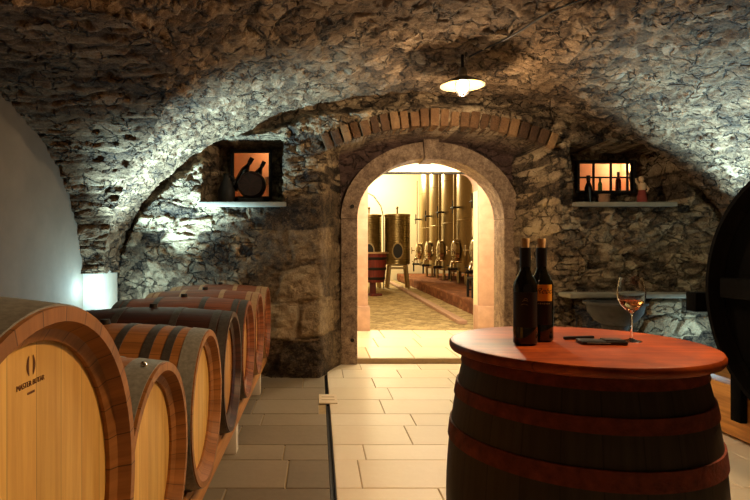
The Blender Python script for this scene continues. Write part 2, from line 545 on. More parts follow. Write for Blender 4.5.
# brick relieving arch over the doorway
def brick_arch():
    mb = MB()
    # circle through (0,2.44) (1.32,2.73) (2.64,2.44)
    hs, rise = 1.34, .30
    R = (hs * hs + rise * rise) / (2 * rise); cz = 2.735 - R
    a = math.asin(hs / R) * .92; n = 24
    tones = []
    for k in range(n):
        a0 = -a + 2 * a * (k + .5) / n
        w = 2 * a * R / n - .010
        hgt = .175 + random.uniform(-.02, .025)
        rr = R + hgt / 2
        Mx = Matrix.Rotation(a0 + random.uniform(-.03, .03), 3, 'Y')
        b0 = len(mb.v)
        mb.box((1.32 + rr * math.sin(a0), YW + .10 + random.uniform(-.015, .015), cz + rr * math.cos(a0)), (w * random.uniform(.88, 1.02), .3, hgt), Mx, bev=.014)
        t = random.random()
        tones += [t] * (len(mb.v) - b0)
    o = mb.build('trim_1', M_brick, kind='structure')
    me = o.data
    at = me.attributes.new('tone', 'FLOAT', 'POINT')
    if len(me.vertices) == len(tones): at.data.foreach_set('value', tones)
    me.attributes.new('joint', 'FLOAT', 'POINT')
brick_arch()

# stone door frame
def arc_prism(mb, cx, cz, ri, ro, y0, y1, a0, a1, n=40):
    """ri, ro = (x radius, z radius)"""
    vs = []; fs = []; us = []
    for k in range(n + 1):
        a = a0 + (a1 - a0) * k / n
        for (rx, rz) in (ri, ro):
            for y in (y0, y1):
                vs.append((cx + rx * math.cos(a), y, cz + rz * math.sin(a)))
    for k in range(n):
        b = k * 4; c = b + 4
        for q in ((0, 1), (1, 3), (3, 2), (2, 0)):
            fs.append([b + q[0], b + q[1], c + q[1], c + q[0]]); us.append([(0, 0), (.1, 0), (.1, .1), (0, .1)])
    fs.append([0, 1, 3, 2]); us.append([(0, 0)] * 4)
    e = n * 4
    fs.append([e, e + 2, e + 3, e + 1]); us.append([(0, 0)] * 4)
    return mb.add(vs, fs, us)

door = struct_empty('door_1', (DXC, 6.8, 0))
def dloc(mb): return mb.xform(Matrix.Translation((-DXC, -6.8, 0)))
for sx in (-1, 1):
    jx = DXC + sx * .99
    dloc(MB().box((jx, 6.995, DZS / 2), (.2, .41, DZS), along=2, bev=.015)).build('jamb', M_frame, door)
    dloc(arc_prism(MB(), DXC, DZS + .004, (.89, .734), (1.09, .93), 6.79, 7.2, PI / 2 + .09 if sx < 0 else 0.0, PI if sx < 0 else PI / 2 - .09)).build('arch_stone', M_frame, door)
ks = MB()
arc_prism(ks, DXC, DZS, (.885, .725), (1.12, 1.0), 6.765, 7.21, PI / 2 - .085, PI / 2 + .085, 6)
dloc(ks).build('keystone', M_frame, door)
for zz in (1.92, .30):
    dloc(MB().lathe([(1e-5, 6.768), (.024, 6.768), (.024, 6.83), (1e-5, 6.83)], 14, 'Y', (.415, 0, zz))).build('iron_pin', M_dark, door)

# niche sills and inner window frames
MB().box((-.82, 6.32, 1.885), (.95, .60, .05), bev=.012).build('trim_2', M_sill, kind='structure')
MB().box((3.32, 6.32, 1.885), (1.10, .60, .05), bev=.012).build('trim_3', M_sill, kind='structure')

# lit recesses behind the two niches (inner faces only)
def recess(name, x0, x1, z0, z1, y0, y1):
    v = [(x, y, z) for x in (x0, x1) for y in (y0, y1) for z in (z0, z1)]
    f = [[0, 1, 3, 2], [4, 6, 7, 5], [2, 3, 7, 6], [0, 2, 6, 4], [1, 5, 7, 3]]
    mb = MB().add(v, f, [[(0, 0), (1, 0), (1, 1), (0, 1)]] * 5)
    return mb.build(name, M_niche, kind='structure', flat=True)
recess('wall_niche_left', -1.25, -.45, 2.02, 2.80, 6.86, 7.45)
recess('wall_niche_right', 2.95, 4.05, 2.08, 2.62, 6.86, 7.5)
def framewin(name, x0, x1, z0, z1, y, bars_v, bars_h, w=.035, bw=.018):
    e = struct_empty(name, ((x0 + x1) / 2, y, z0))
    T = Matrix.Translation((-(x0 + x1) / 2, -y, -z0))
    mb = MB()
    for x in (x0 - w / 2, x1 + w / 2): mb.box((x, y, (z0 + z1) / 2), (w, .07, z1 - z0 + 2 * w), along=2, bev=.005)
    for z in (z0 - w / 2, z1 + w / 2): mb.box(((x0 + x1) / 2, y, z), (x1 - x0, .07, w), along=0, bev=.005)
    mb.xform(T).build('window_frame', M_dark, e)
    for b in bars_v: MB().box((b, y, (z0 + z1) / 2), (bw, .03, z1 - z0), along=2).xform(T).build('bar', M_dark, e)
    for b in bars_h: MB().box(((x0 + x1) / 2, y, b), (x1 - x0, .03, bw), along=0).xform(T).build('bar', M_dark, e)
    return e
framewin('window_1', -1.02, -.595, 2.04, 2.57, 6.78, [], [])
framewin('window_2', 3.155, 3.80, 2.11, 2.44, 6.78, [3.335, 3.545, 3.745], [2.27])

# ------------------------------------------------------------------ plain shell
def plain(name, c, s, mat, bev=0):
    return MB().box(c, s, bev=bev).build(name, mat, kind='structure', flat=not bev)
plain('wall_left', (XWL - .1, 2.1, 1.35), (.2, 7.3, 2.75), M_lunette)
MB().box((-2.32, 5.93, .61), (.26, .42, 1.22), along=2, bev=.03).build('trim_4', M_plaster, kind='structure')
plain('wall_right', (XWR + .1, 2.3, .6), (.2, 7.8, 1.25), M_plaster)
plain('wall_front', (1.1, -1.6, 1.55), (7.6, .2, 3.3), M_plaster_l)
# stone ledge along the foot of the right hand wall
def ledge():
    xs = np.linspace(2.72, 4.7, 170); ss = np.linspace(0, 1, 90)
    X, T = np.meshgrid(xs, ss, indexing='ij')
    hgt = .88; dep = .20
    # profile: up the face, then back across the top
    Z = np.where(T < .75, T / .75 * hgt, hgt); Yd = np.where(T < .75, 0, (T - .75) / .25 * dep)
    j, r, rel = stones(X, T * 1.1, .34, .22, 77, .8, .15)
    d = .05 * rel * (T < .72) + .02 * fbm(X * 4, T * 6, 78, 4)
    P = np.stack([X, YW - dep + Yd - d + .04, Z], -1)
    return grid_obj('trim_5', P, r, j, np.ones(X.shape, bool), M_rubble, plaster=np.zeros(X.shape))
ledge()
MB().box((3.62, 5.99, .91), (1.98, .30, .05), bev=.015).build('trim_6', M_sill, kind='structure')

# ------------------------------------------------------------------ floors
def tiles(name, x0, x1, rows, mat, z=0.0, lmin=.5, lmax=.85, gap=.005, seed=1):
    R = random.Random(seed)
    v = []; f = []; tone = []
    for ya, yb in zip(rows, rows[1:]):
        x = x0 - R.random() * .5
        while x < x1:
            w = R.uniform(lmin, lmax)
            a, b = max(x, x0) + gap, min(x + w, x1) - gap
            x += w
            if b - a < .06: continue
            t = R.random(); n = len(v); c = .004; dz = R.uniform(-.0012, .0012)
            lo = [(a, ya + gap, z - .03), (b, ya + gap, z - .03), (b, yb - gap, z - .03), (a, yb - gap, z - .03)]
            md = [(a, ya + gap, z - c), (b, ya + gap, z - c), (b, yb - gap, z - c), (a, yb - gap, z - c)]
            tp = [(a + c, ya + gap + c, z + dz), (b - c, ya + gap + c, z + dz), (b - c, yb - gap - c, z + dz), (a + c, yb - gap - c, z + dz)]
            v += lo + md + tp; tone += [t] * 12
            for q in (0, 4):
                for k in range(4):
                    f.append([n + q + k, n + q + (k + 1) % 4, n + q + 4 + (k + 1) % 4, n + q + 4 + k])
            f.append([n + 8, n + 9, n + 10, n + 11])
    me = bpy.data.meshes.new(name); me.from_pydata(v, [], f); me.update()
    at = me.attributes.new('tone', 'FLOAT', 'POINT'); at.data.foreach_set('value', tone)
    return mesh_obj(name, me, mat, None, 'structure')
rows = [6.85, 6.52, 6.09, 5.65, 5.20, 4.75, 4.43, 3.99, 3.70, 3.26, 2.96, 2.52, 2.22]
while rows[-1] > -1.5: rows.append(rows[-1] - (.30 if len(rows) % 2 else .44))
rows = rows[::-1]
tiles('floor', XWL, .072, rows, M_grey_tile, 0, .55, .95, .004, 3)
tiles('floor', .104, XWR, rows, M_cream_tile, 0, .55, .85, .0026, 5)
plain('floor', (-1.17, 2.6, -.035), (2.48, 8.6, .05), M_grout)
plain('floor', (2.38, 2.6, -.035), (4.55, 8.6, .05), M_grout_d)
# threshold step and passage floor
plain('trim_7', (1.4, 8.12, .0), (2.9, 2.44, .10), M_grout_d)
tiles('floor', .3, 2.95, [6.90, 7.7, 8.5, 9.34], M_cream_tile, .06, .55, .62, .006, 9)

# ------------------------------------------------------------------ passage and tank room
ZF = .06
def passage():
    pb = []
    plain('wall_passage_left', (.28, 8.28, 1.4), (.16, 2.15, 2.8), M_white)
    plain('wall_passage_right', (3.09, 8.28, 1.4), (.16, 2.15, 2.8), M_white)
    mb = MB()
    arc_prism(mb, 1.69, 2.02, (1.34, .86), (1.5, 1.02), 7.2, 9.36, 0, PI, 32)
    mb.build('ceiling', M_white, kind='structure')
passage()
def far_frame():
    # wall between passage and tank room, rectangular opening with a rounded shoulder
    x0, x1, zt = .83, 2.67, 2.69
    plain('wall_tank_room_front', (-.75, 9.5, 2.9), (3.16, .26, 5.8), M_white)
    plain('wall_tank_room_front', (4.85, 9.5, 2.9), (4.36, .26, 5.8), M_white)
    plain('wall_tank_room_front', (1.75, 9.5, 4.25), (1.84, .26, 3.1), M_white)
    # rounded upper right shoulder
    n = 10; vs = []; cx, cz, r = x1 - .22, zt - .30, 1
    pts = [(x1, zt)] + [(cx + .22 * math.cos(a), cz + .30 * math.sin(a)) for a in [PI / 2 * k / n for k in range(n + 1)]]
    v = [(x, y, z) for y in (9.37, 9.63) for x, z in pts]; m = len(pts)
    f = [list(range(m))[::-1], [m + i for i in range(m)]] + [[i, (i + 1) % m, m + (i + 1) % m, m + i] for i in range(m)]
    MB().add(v, f, [[(0, 0)] * len(q) for q in f]).build('trim_8', M_pillar, kind='structure', flat=True)
    MB().box((1.69, 9.36, zt - .01), (1.66, .08, .03)).build('trim_9', M_dark, kind='structure')
    for nm, xa, xb in (('trim_10', .62, .83), ('trim_11', 2.67, 3.0)):
        e = struct_empty(nm, ((xa + xb) / 2, 9.4, ZF)); w = xb - xa
        MB().box((0, 0, 1.28), (w, .22, 2.5), along=2, bev=.015).build('shaft', M_pillar, e)
        MB().box((0, -.02, .2), (w + .06, .30, .42), bev=.02).build('base', M_pillar, e)
far_frame()
def cobbles():
    xs = np.linspace(-2.2, 3.5, 230); ys = np.linspace(9.35, 26, 520)
    X, Y = np.meshgrid(xs, ys, indexing='ij')
    j, r, rel = stones(X, Y, .13, .13, 101, .8, .1)
    P = np.stack([X, Y, ZF - .02 + .02 * rel], -1)
    grid_obj('floor', P, r, j, np.ones(X.shape, bool), M_cobble)
cobbles()
plain('wall_tank_room_back', (2.3, 26.1, 2.9), (9.4, .2, 5.8), M_white)
plain('wall_tank_room_left', (-2.3, 17.8, 2.9), (.2, 16.4, 5.8), M_plaster_l)
plain('wall_tank_room_right', (7.0, 17.8, 2.9), (.2, 16.4, 5.8), M_plaster_l)
plain('ceiling', (2.3, 17.8, 5.85), (9.4, 16.8, .1), M_plaster_l)
# brick kerb / plinth below the tall tanks
def plinth():
    ys = np.linspace(10.2, 25.9, 500); ss = np.linspace(0, 1, 44)
    Y, T = np.meshgrid(ys, ss, indexing='ij')
    X0 = 3.22 + (Y - 11.4) * .03
    hgt = .30
    Z = ZF - .02 + np.where(T < .2, T / .2 * hgt, hgt); X = X0 + np.where(T < .2, 0, (T - .2) / .8 * (6.9 - X0))
    x = np.where(T < .2, T / .2 * hgt, hgt + (T - .2) / .8 * 3.5)
    j, r, rel = stones(Y, x, .26, .11, 111, .35, .05)
    P = np.stack([X - .012 * rel * (T < .2), Y, Z + .006 * rel * (T >= .2)], -1)
    grid_obj('floor', P, r, j, np.ones(X.shape, bool), M_kerb)
plinth()
MB().box((2.85, 18.0, ZF + .03), (.16, 15.8, .07), M=Matrix.Rotation(-.03, 3, 'Z'), bev=.01).build('trim_12', M_pillar, kind='structure')

# stainless tanks
def steel_bands():
    m = NT('stainless_banded'); o = m.obj()
    sp = m.add('ShaderNodeSeparateXYZ'); m.put(sp.inputs[0], o)
    w = m.math('SINE', m.math('MULTIPLY', sp.outputs[2], 2 * PI / .085))
    m.set(Base_Color=m.ramp(m.noise(o, 6), [(.3, srgb(126, 110, 76)), (.7, srgb(152, 134, 96))]), Roughness=.32, Metallic=1.0)
    m.bump(w, .35, .012)
    return m.m
M_steelb = steel_bands()

def tall_tank(loc, label):
    t = thing('steel_tank', label, 'tank', loc, 0, 'tall steel tanks in the tank room')
    r = .95
    MB().lathe([(1e-4, .36), (r * .5, .32), (r, .44), (r, 1.9), (r + .008, 1.91), (r + .008, 1.94), (r, 1.95), (r, 3.3), (r + .008, 3.31), (r + .008, 3.34), (r, 3.35), (r, 4.7), (r * .5, 5.0), (1e-4, 5.05)], 56).build('tank_body', M_steel, t)
    for a in (PI * .75, PI * 1.25, PI * 1.75, PI * .25):
        MB().tube([(r * .82 * math.cos(a), r * .82 * math.sin(a), 0), (r * .82 * math.cos(a), r * .82 * math.sin(a), .42)], .05).build('leg', M_steel, t)
    # manway: round hatch with a domed cover swung forward
    h = MB().lathe([(.27, -.02), (.27, .10), (.22, .10), (.22, -.02)], 28, 'X', closed=True).xform(Matrix.Translation((-r - .02, 0, 1.05)) @ Matrix.Scale(1.25, 4, (0, 0, 1)) @ Matrix.Scale(-1, 4, (1, 0, 0)))
    hat = h.build('hatch_ring', M_chrome, t)
    MB().lathe([(1e-4, .16), (.10, .155), (.18, .135), (.22, .10), (.22, .07), (1e-4, .07)], 24, 'X').xform(Matrix.Translation((-r - .02, 0, 1.05)) @ Matrix.Scale(1.25, 4, (0, 0, 1)) @ Matrix.Scale(-1, 4, (1, 0, 0))).build('hatch_cover', M_chrome, hat)
    wh = MB().tube([(-r - .20, 0, 1.05), (-r - .34, 0, 1.05)], .02)
    wh.tube([(-r - .32, -.13, 1.05), (-r - .32, .13, 1.05)], .018).tube([(-r - .32, 0, .92), (-r - .32, 0, 1.18)], .018)
    wh.build('hand_wheel', M_chrome, hat)
    v = MB().tube([(-r + .05, -.25, .72), (-r - .25, -.25, .72), (-r - .28, -.25, .55)], .035)
    v.ball((-r - .2, -.25, .72), .06).tube([(-r - .2, -.25, .72), (-r - .2, -.25, .86)], .015).box((-r - .2, -.25, .87), (.05, .22, .025))
    v.build('drain_valve', M_chrome, t)
    v = MB().tube([(-r + .02, .1, .50), (-r - .22, .1, .50)], .04).tube([(-r - .22, .1, .50), (-r - .22, .1, .20)], .03)
    v.ball((-r - .22, .1, .50), .055).box((-r - .26, .1, .60), (.03, .24, .03))
    v.build('outlet_valve', M_dark, t)
    v = MB().tube([(-r + .02, -.15, 2.30), (-r - .2, -.15, 2.30)], .03).tube([(-r - .18, -.32, 2.30), (-r - .18, .06, 2.30)], .02).tube([(-r - .18, -.15, 2.12), (-r - .18, -.15, 2.5)], .018)
    v.build('sample_tap', M_dark, t)
    MB().tube([(-r - .05, .28, .5), (-r - .05, .28, 3.9)], .018, 8).build('level_pipe', M_chrome, t)
    return t
where = ['beside the stone pillar, nearest to the doorway', 'second from the stone pillar', 'third from the stone pillar', 'fourth from the stone pillar', 'farthest back, last of its row']
for k in range(5):
    lb = 'tall stainless steel tank on the brick plinth, ' + where[k]
    loc = (5.05, 14.4 + 2.05 * k, ZF + .29)
    if k == 0: proto = tall_tank(loc, lb)
    else:
        c = copy_tree(proto); c.location = loc; c['label'] = lb

def small_tank(loc, label, opened):
    t = thing('steel_vat', label, 'tank', loc, 0, 'short ribbed steel vats at the back')
    r = .45
    MB().lathe([(1e-4, .78), (r * .7, .80), (r, .86), (r, 2.58), (r * .96, 2.62), (1e-4, 2.66)], 44).build('tank_body', M_steelb, t)
    MB().lathe([(r + .012, 2.56), (r + .012, 2.62), (r - .01, 2.62), (r - .01, 2.56)], 40, closed=True).build('rim', M_steel, t)
    for a in (PI * 1.25, PI * 1.75, PI * .25, PI * .75):
        x, y = math.cos(a), math.sin(a)
        MB().tube([(x * .52, y * .4, 0), (x * .40, y * .36, .86)], .045).build('leg', M_steel, t)
    MB().box((0, -.32, .72), (.66, .08, .07)).build('stand_rail', M_steel, t)
    ring = MB().lathe([(.20, -.06), (.20, .05), (.165, .05), (.165, -.06)], 28, 'Y', closed=True).xform(Matrix.Translation((-.05, -r - .0, 1.32)) @ Matrix.Scale(1.5, 4, (0, 0, 1)))
    h = ring.build('hatch_ring', M_steel, t)
    MB().lathe([(1e-4, 0), (.165, 0), (.165, .02), (1e-4, .02)], 24, 'Y').xform(Matrix.Translation((-.05, -r - .03, 1.32)) @ Matrix.Scale(1.5, 4, (0, 0, 1))).build('hatch_cover', M_black, h)
    MB().tube([(0, 0, 2.64), (0, 0, 2.84)], .03).ball((0, 0, 2.86), .05).build('vent', M_steel, t)
    return t
t0 = small_tank((2.83, 20, ZF), 'short steel vat on splayed legs with an oval dark hatch, fully in view', True)
t1 = copy_tree(t0); t1.location = (1.84, 20.2, ZF)
t1['label'] = 'short steel vat half hidden by the left doorway pillar, behind the red tub'
tag(MB().tube([(1.55, 19.6, 3.2), (1.72, 19.6, 3.42), (1.95, 19.6, 3.30), (2.2, 19.6, 2.95), (2.3, 19.7, 2.6), (2.32, 19.75, 1.6), (2.32, 19.75, ZF)], .018, 8).build('hose', M_black), 'thin dark hose arching over the short steel vats', 'hose')

# red wooden tub on a post foot
tub = thing('wooden_tub', 'red wooden tub with dark hoops on a post foot by the short steel vats', 'tub', (1.62, 16.6, ZF))
MB().lathe([(1e-4, .40), (.34, .40), (.44, 1.26), (.40, 1.26), (.36, .5), (1e-4, .5)], 40).build('staves', M_redtub, tub)
for z in (.52, .80, 1.10):
    rr = .34 + (z - .40) / .86 * .10
    MB().lathe([(rr + .002, z - .04), (rr + .014, z - .03), (rr + .018, z + .03), (rr + .006, z + .04)], 40, closed=True).build('hoop', M_dark, tub)
MB().lathe([(.46, 1.24), (.46, 1.29), (.38, 1.29), (.38, 1.24)], 40, closed=True).build('rim', M_pale_h, tub)
MB().box((0, 0, .21), (.18, .18, .42), along=2, bev=.01).build('post', M_redtub, tub)
MB().box((0, 0, .03), (.55, .2, .06), bev=.01).box((0, 0, .03), (.2, .55, .06), bev=.01).build('foot', M_redtub, tub)

# black metal stool on the plinth
stool = thing('metal_stool', 'low black metal stool on the brick plinth by the stone pillar', 'stool', (3.62, 12.5, ZF + .285))
MB().box((0, 0, .42), (.50, .45, .05), bev=.01).build('seat', M_black, stool)
for sx in (-1, 1):
    for sy in (-1, 1):
        MB().box((sx * .22, sy * .2, .20), (.05, .05, .40), along=2).build('leg', M_black, stool)
for sy in (-1, 1): MB().box((0, sy * .2, .16), (.40, .03, .03)).build('stretcher', M_black, stool)

# ------------------------------------------------------------------ barrels lying in a row on the left
def barrel_r(x, L, Rh, Rb):
    return Rb - (Rb - Rh) * (2 * x / L) ** 2

def make_barrel(label, loc, Rh, Rb, L, hoops, ms, mh, mhoop, mhead=None, group='barrels lying in a row on the left', rivets=0, name='wine_barrel', chime=.046, nst=36):
    t = thing(name, label, 'barrel', loc, 0, group)
    N = 24
    prof = [(barrel_r(-L / 2 + L * k / N, L, Rh, Rb), -L / 2 + L * k / N) for k in range(N + 1)]
    a = [(Rh - .026, L / 2), (Rh - .04, L / 2 - chime + .012), (Rh - .06, L / 2 - chime), (Rh - .06, L / 2 - chime - .03)]
    b = [(r, -x) for r, x in a][::-1]
    mb = MB().lathe(b + prof + a, 72, 'X', (0, 0, Rb), Rb, closed=True)
    pw = 2 * PI * Rb / nst
    mb.uv = [[(u / pw * .062, v) for u, v in q] for q in mb.uv]
    mb.build('staves', ms, t, ang=30)
    for s in (1, -1):
        hx = s * (L / 2 - chime - .01)
        MB().lathe([(1e-4, hx), (Rh - .052, hx), (Rh - .052, hx - s * .022), (1e-4, hx - s * .022)], 60, 'X', (0, 0, Rb), planar=True).build('head', mh, t, ang=30)
    for i, (x0, w, which) in enumerate(hoops):
        for s in ((1, -1) if not which else (which,)):
            xa, xb = s * (L / 2 - x0), s * (L / 2 - x0 - w)
            n = 4
            pr = [(barrel_r(xa + (xb - xa) * k / n, L, Rh, Rb) + .0035, xa + (xb - xa) * k / n) for k in range(n + 1)]
            pr += [(r - .005, x) for r, x in pr[::-1]]
            h = MB().lathe(pr, 72, 'X', (0, 0, Rb), closed=True).build('hoop', mhoop[min(i, len(mhoop) - 1)], t, ang=30)
            if s == 1 and i == 0:
                for k in range(rivets):
                    aa = PI / 2 + .10 + k * .055
                    xr = (xa + xb) / 2
                    rr = barrel_r(xr, L, Rh, Rb) + .005
                    MB().ball((xr + .012 * (k % 2), rr * math.cos(aa), Rb + rr * math.sin(aa)), .0075, 8).build('rivet', M_chrome, h)
    MB().lathe([(1e-4, Rb * 2 + .022), (.022, Rb * 2 + .022), (.026, Rb * 2 - .01), (1e-4, Rb * 2 - .01)], 16).build('bung', M_dark, t)
    return t

XH = -.5
RB = .376; RH = .345; ZB = .67
H8 = [(.006, .07, 0), (.115, .035, 0), (.20, .04, 0), (.33, .035, 0)]
H6 = [(.006, .05, 0), (.066, .04, 0), (.29, .04, 0)]
YC = [1.805 + .758 * k for k in range(6)]
b1 = make_barrel('largest oak barrel in the foreground with a burnt maker\'s mark on its head', (-.45 - .55, .96, .865 - .455), .418, .455, 1.1,
                 [(.008, .17, 0), (.23, .05, 0), (.40, .05, 0)], M_stave, M_oak, [M_zinc, M_zinc, M_zinc], rivets=3, nst=30, chime=.04)
b2 = make_barrel('oak barrel with a wide grey steel end hoop, right behind the largest barrel', (XH - .475, YC[0], ZB - RB), RH, RB, .95, [(.01, .085, 0), (.16, .04, 0), (.33, .04, 0)], M_stave, M_oak, [M_zinc], rivets=2)
b3 = make_barrel('oak barrel with four dark steel hoops showing, third from the front of the row', (XH - .475, YC[1], ZB - RB), RH, RB, .95, H8, M_stave, M_oak, [M_zinc, M_zinc_d])
b4 = make_barrel('darkest wine-stained barrel, in the middle of the row behind the four-hooped oak barrel', (XH - .475, YC[2], ZB - RB), RH, RB, .95, H6, M_stave_d, M_head_b, [M_zinc_d])
b5 = make_barrel('reddish brown barrel just behind the darkest wine-stained barrel', (XH - .475, YC[3], ZB - RB), RH, RB, .95, H6, M_stave_b, M_head_b, [M_zinc_d])
b6 = make_barrel('brown barrel with pale hoops, second last of the row towards the rubble wall', (XH - .475, YC[4], ZB - RB), RH, RB, .95, H6, M_stave_b, M_head_b, [M_pale_h])
b7 = make_barrel('last barrel of the row, close against the rubble wall', (XH - .475, YC[5], ZB - RB), RH, RB, .95, H6, M_stave_b, M_head_b, [M_pale_h])

# text helper: text turned into a mesh, lying in local XY
def text_mesh(s, size, shear=0.0, ext=.0004):
    c = bpy.data.curves.new('txt', 'FONT')
    c.body = s; c.size = size; c.shear = shear; c.extrude = ext
    c.align_x = 'CENTER'; c.align_y = 'CENTER'
    o = bpy.data.objects.new('txt', c); COL.objects.link(o)
    dg = bpy.context.evaluated_depsgraph_get(); dg.update()
    me = bpy.data.meshes.new_from_object(o.evaluated_get(dg))
    COL.objects.unlink(o); bpy.data.objects.remove(o); bpy.data.curves.remove(c)
    me.materials.clear()
    return me

# burnt maker's mark on the big head
def brand():
    hx = .55 - .04 - .01 + .0006
    cy, cz = .015, .74
    M = Matrix(((0, 0, 1, hx), (1, 0, 0, cy), (0, 1, 0, cz), (0, 0, 0, 1)))
    me = text_mesh('MASTER BUTAR', .0135)
    me.transform(M)
    mk = mesh_obj('maker_mark', me, M_brand, b1)
    mk['label'] = 'burnt maker\'s mark in dark brown'
    mb = MB()
    for sx in (-1, 1):
        pts = [(hx, cy + sx * (.007 + .004 * math.sin(q * PI)), cz + .014 + .034 * q) for q in [k / 8 for k in range(9)]]
        mb = MB().tube(pts, [.0008 + .0034 * math.sin(PI * (k + .5) / 9) for k in range(9)], 8)
        mb.v = [(hx + (p[0] - hx) * .15, p[1], p[2]) for p in mb.v]
        mb.build('crest', M_brand, mk)
    mb = MB().tube([(hx, cy - .012, cz - .016), (hx, cy + .012, cz - .016)], .0022, 8)
    mb.v = [(hx + (p[0] - hx) * .15, p[1], p[2]) for p in mb.v]
    mb.build('underline', M_brand, mk)
brand()

# rack: two rails, legs, saddles
rack = thing('barrel_rack', 'long wooden rail rack with white legs under the row of barrels', 'rack', (0, 0, 0))
for x in (-.60, -1.32):
    MB().box((x, 3.05, .25), (.10, 6.0, .115), along=1, bev=.006).build('rail', M_rail, rack)
    for y in (.35, 2.1, 3.85, 5.40):
        MB().box((x, y, .096), (.09, .10, .19), along=2, bev=.004).build('leg', M_legp, rack)
for y in (.35, 2.1, 3.85, 5.40):
    MB().box((-.96, y, .15), (.62, .07, .08), along=0, bev=.004).build('crossbar', M_rail, rack)
def chock(x, yc, zc, R, s, d):
    """wedge hugging the barrel: concave side follows radius R"""
    ang = [PI * 1.5 + s * a for a in (.12, .22, .32, .42, .5)]
    pts = [(yc + R * math.cos(a), zc + R * math.sin(a)) for a in ang]
    zt = .307
    pts = [(y, max(z, zt + .002)) for y, z in pts]
    pts += [(pts[-1][0] + s * .035, pts[-1][1]), (pts[-1][0] + s * .06, zt), (pts[0][0], zt)]
    m = len(pts)
    v = [(xx, y, z) for xx in (x - d / 2, x + d / 2) for y, z in pts]
    f = [list(range(m)), [m + i for i in range(m)][::-1]] + [[i, (i + 1) % m, m + (i + 1) % m, m + i] for i in range(m)]
    MB().add(v, f, [[(v[i][0], v[i][1]) for i in q] for q in f]).build('chock', M_rail, rack, flat=True)
for x in (-.60, -1.32):
    for yc in YC:
        for s in (-1, 1): chock(x, yc, ZB, barrel_r(.372, .95, RH, RB) + .006, s, .09)
    for s in (-1, 1): chock(x, .96, .865, .445, s, .09)
    MB().box((x, .96, .355), (.09, .14, .10), bev=.006).build('block', M_rail, rack)

# ------------------------------------------------------------------ barrel table
TX, TY, TZ = .877, 1.907, 1.07
tb = thing('barrel_table', 'dark upright barrel with rusty hoops and a round red wooden top', 'table', (TX, TY, 0))
HB = 1.035; RBh, RBb = .362, .430
def tr(z): return RBb - (RBb - RBh) * ((z - .52) / .52) ** 2
N = 26
mb = MB().lathe([(1e-4, .03)] + [(tr(0) - .03, .03), (tr(0) - .02, 0)] + [(tr(HB * k / N), HB * k / N) for k in range(N + 1)] + [(tr(HB) - .03, HB), (tr(HB) - .03, HB - .004), (1e-4, HB - .004)], 84, rref=.43)
mb.uv = [[(u / (2 * PI * .43) * 24 * .115, v) for u, v in q] for q in mb.uv]
mb.build('staves', M_table_b, tb, ang=30)
for z0, z1 in ((.995, 1.028), (.882, .925), (.735, .79), (.25, .305), (.115, .16), (.01, .045)):
    pr = [(tr(z0 + (z1 - z0) * k / 3) + .006, z0 + (z1 - z0) * k / 3) for k in range(4)]
    pr += [(r - .009, z) for r, z in pr[::-1]]
    MB().lathe(pr, 84, closed=True).build('hoop', M_rust, tb, ang=40)
MB().lathe([(1e-4, HB), (.405, HB), (.414, HB + .004), (.419, HB + .013), (.419, HB + .024), (.414, HB + .032), (.404, HB + .035), (1e-4, HB + .035)], 96, planar=True).build('tabletop', M_top, tb)

# ------------------------------------------------------------------ bottles on the table
def bottle(name, loc, label, hgt=.318, r=.0385, group=None):
    t = thing(name, label, 'bottle', loc, 0, group)
    s = hgt / .318
    MB().lathe([(1e-4, .004), (r - .006, 0), (r, .006), (r, .192 * s), (r - .003, .206 * s), (r * .55, .232 * s), (.0165, .246 * s), (.0150, .30 * s), (.0165, .302 * s), (.0165, hgt - .004), (.015, hgt), (1e-4, hgt)], 40).build('glass', M_bottle, t)
    MB().lathe([(.0155, hgt * .80), (.0172, hgt * .80), (.0176, hgt + .0005), (.0150, hgt + .0012)], 32).build('capsule', M_black, t)
    MB().lathe([(1e-4, hgt - .004), (.0115, hgt - .004), (.0135, hgt + .030), (.0125, hgt + .033), (1e-4, hgt + .033)], 24).build('cork', M_cork, t)
    return t
def label_patch(z0, z1, r, a0, a1, n=20):
    return MB().lathe([(r, z0), (r + .0006, z0), (r + .0006, z1), (r, z1)], n, a0=a0, a1=a1)
def wrap_text(s, size, shear, r, ac, z):
    me = text_mesh(s, size, shear, .0002)
    for v in me.vertices:
        a = ac + v.co.x / r
        rr = r + v.co.z
        v.co = Vector((rr * math.cos(a), rr * math.sin(a), z + v.co.y))
    return me
bo1 = bottle('wine_bottle', (.690, 1.865, TZ), 'front wine bottle with a black label, left of its pair on the red table', .320, .0390, 'corked wine bottles on the red table')
va = math.atan2(-1.865, -.690)
label_patch(.06, .175, .0392, va - 1.2, va + 1.2).build('label', M_lab_b, bo1)
em = MB()
for q, (dx, dz, w) in enumerate([(0, .0, .016), (.002, .006, .011), (-.002, -.012, .020)]):
    pts = []
    for k in range(9):
        x = dx + w * (k / 8 - .5) * 1.1
        a = va + x / .0392
        rr = .0400
        pts.append((rr * math.cos(a), rr * math.sin(a), .145 + dz + .004 * math.sin(k / 8 * PI)))
    em.tube(pts, .0007 if q < 2 else .0005, 6)
em.build('emblem', M_gold, bo1)
bo2 = bottle('wine_bottle', (.772, 1.935, TZ), 'rear wine bottle with a bright orange label, right of its pair on the red table', .320, .0385, 'corked wine bottles on the red table')
va2 = math.atan2(-1.935, -.772) + .28
lab = label_patch(.140, .196, .0387, va2 - .80, va2 + .72).build('label', M_lab_o, bo2)
lab['label'] = 'orange label'
mesh_obj('lettering', wrap_text('Rebo', .027, .55, .0394, va2 - .03, .174), M_ink, lab)
label_patch(.06, .138, .0387, va2 - .80, va2 + .72).build('lower_label', M_lab_b, bo2)
em = MB()
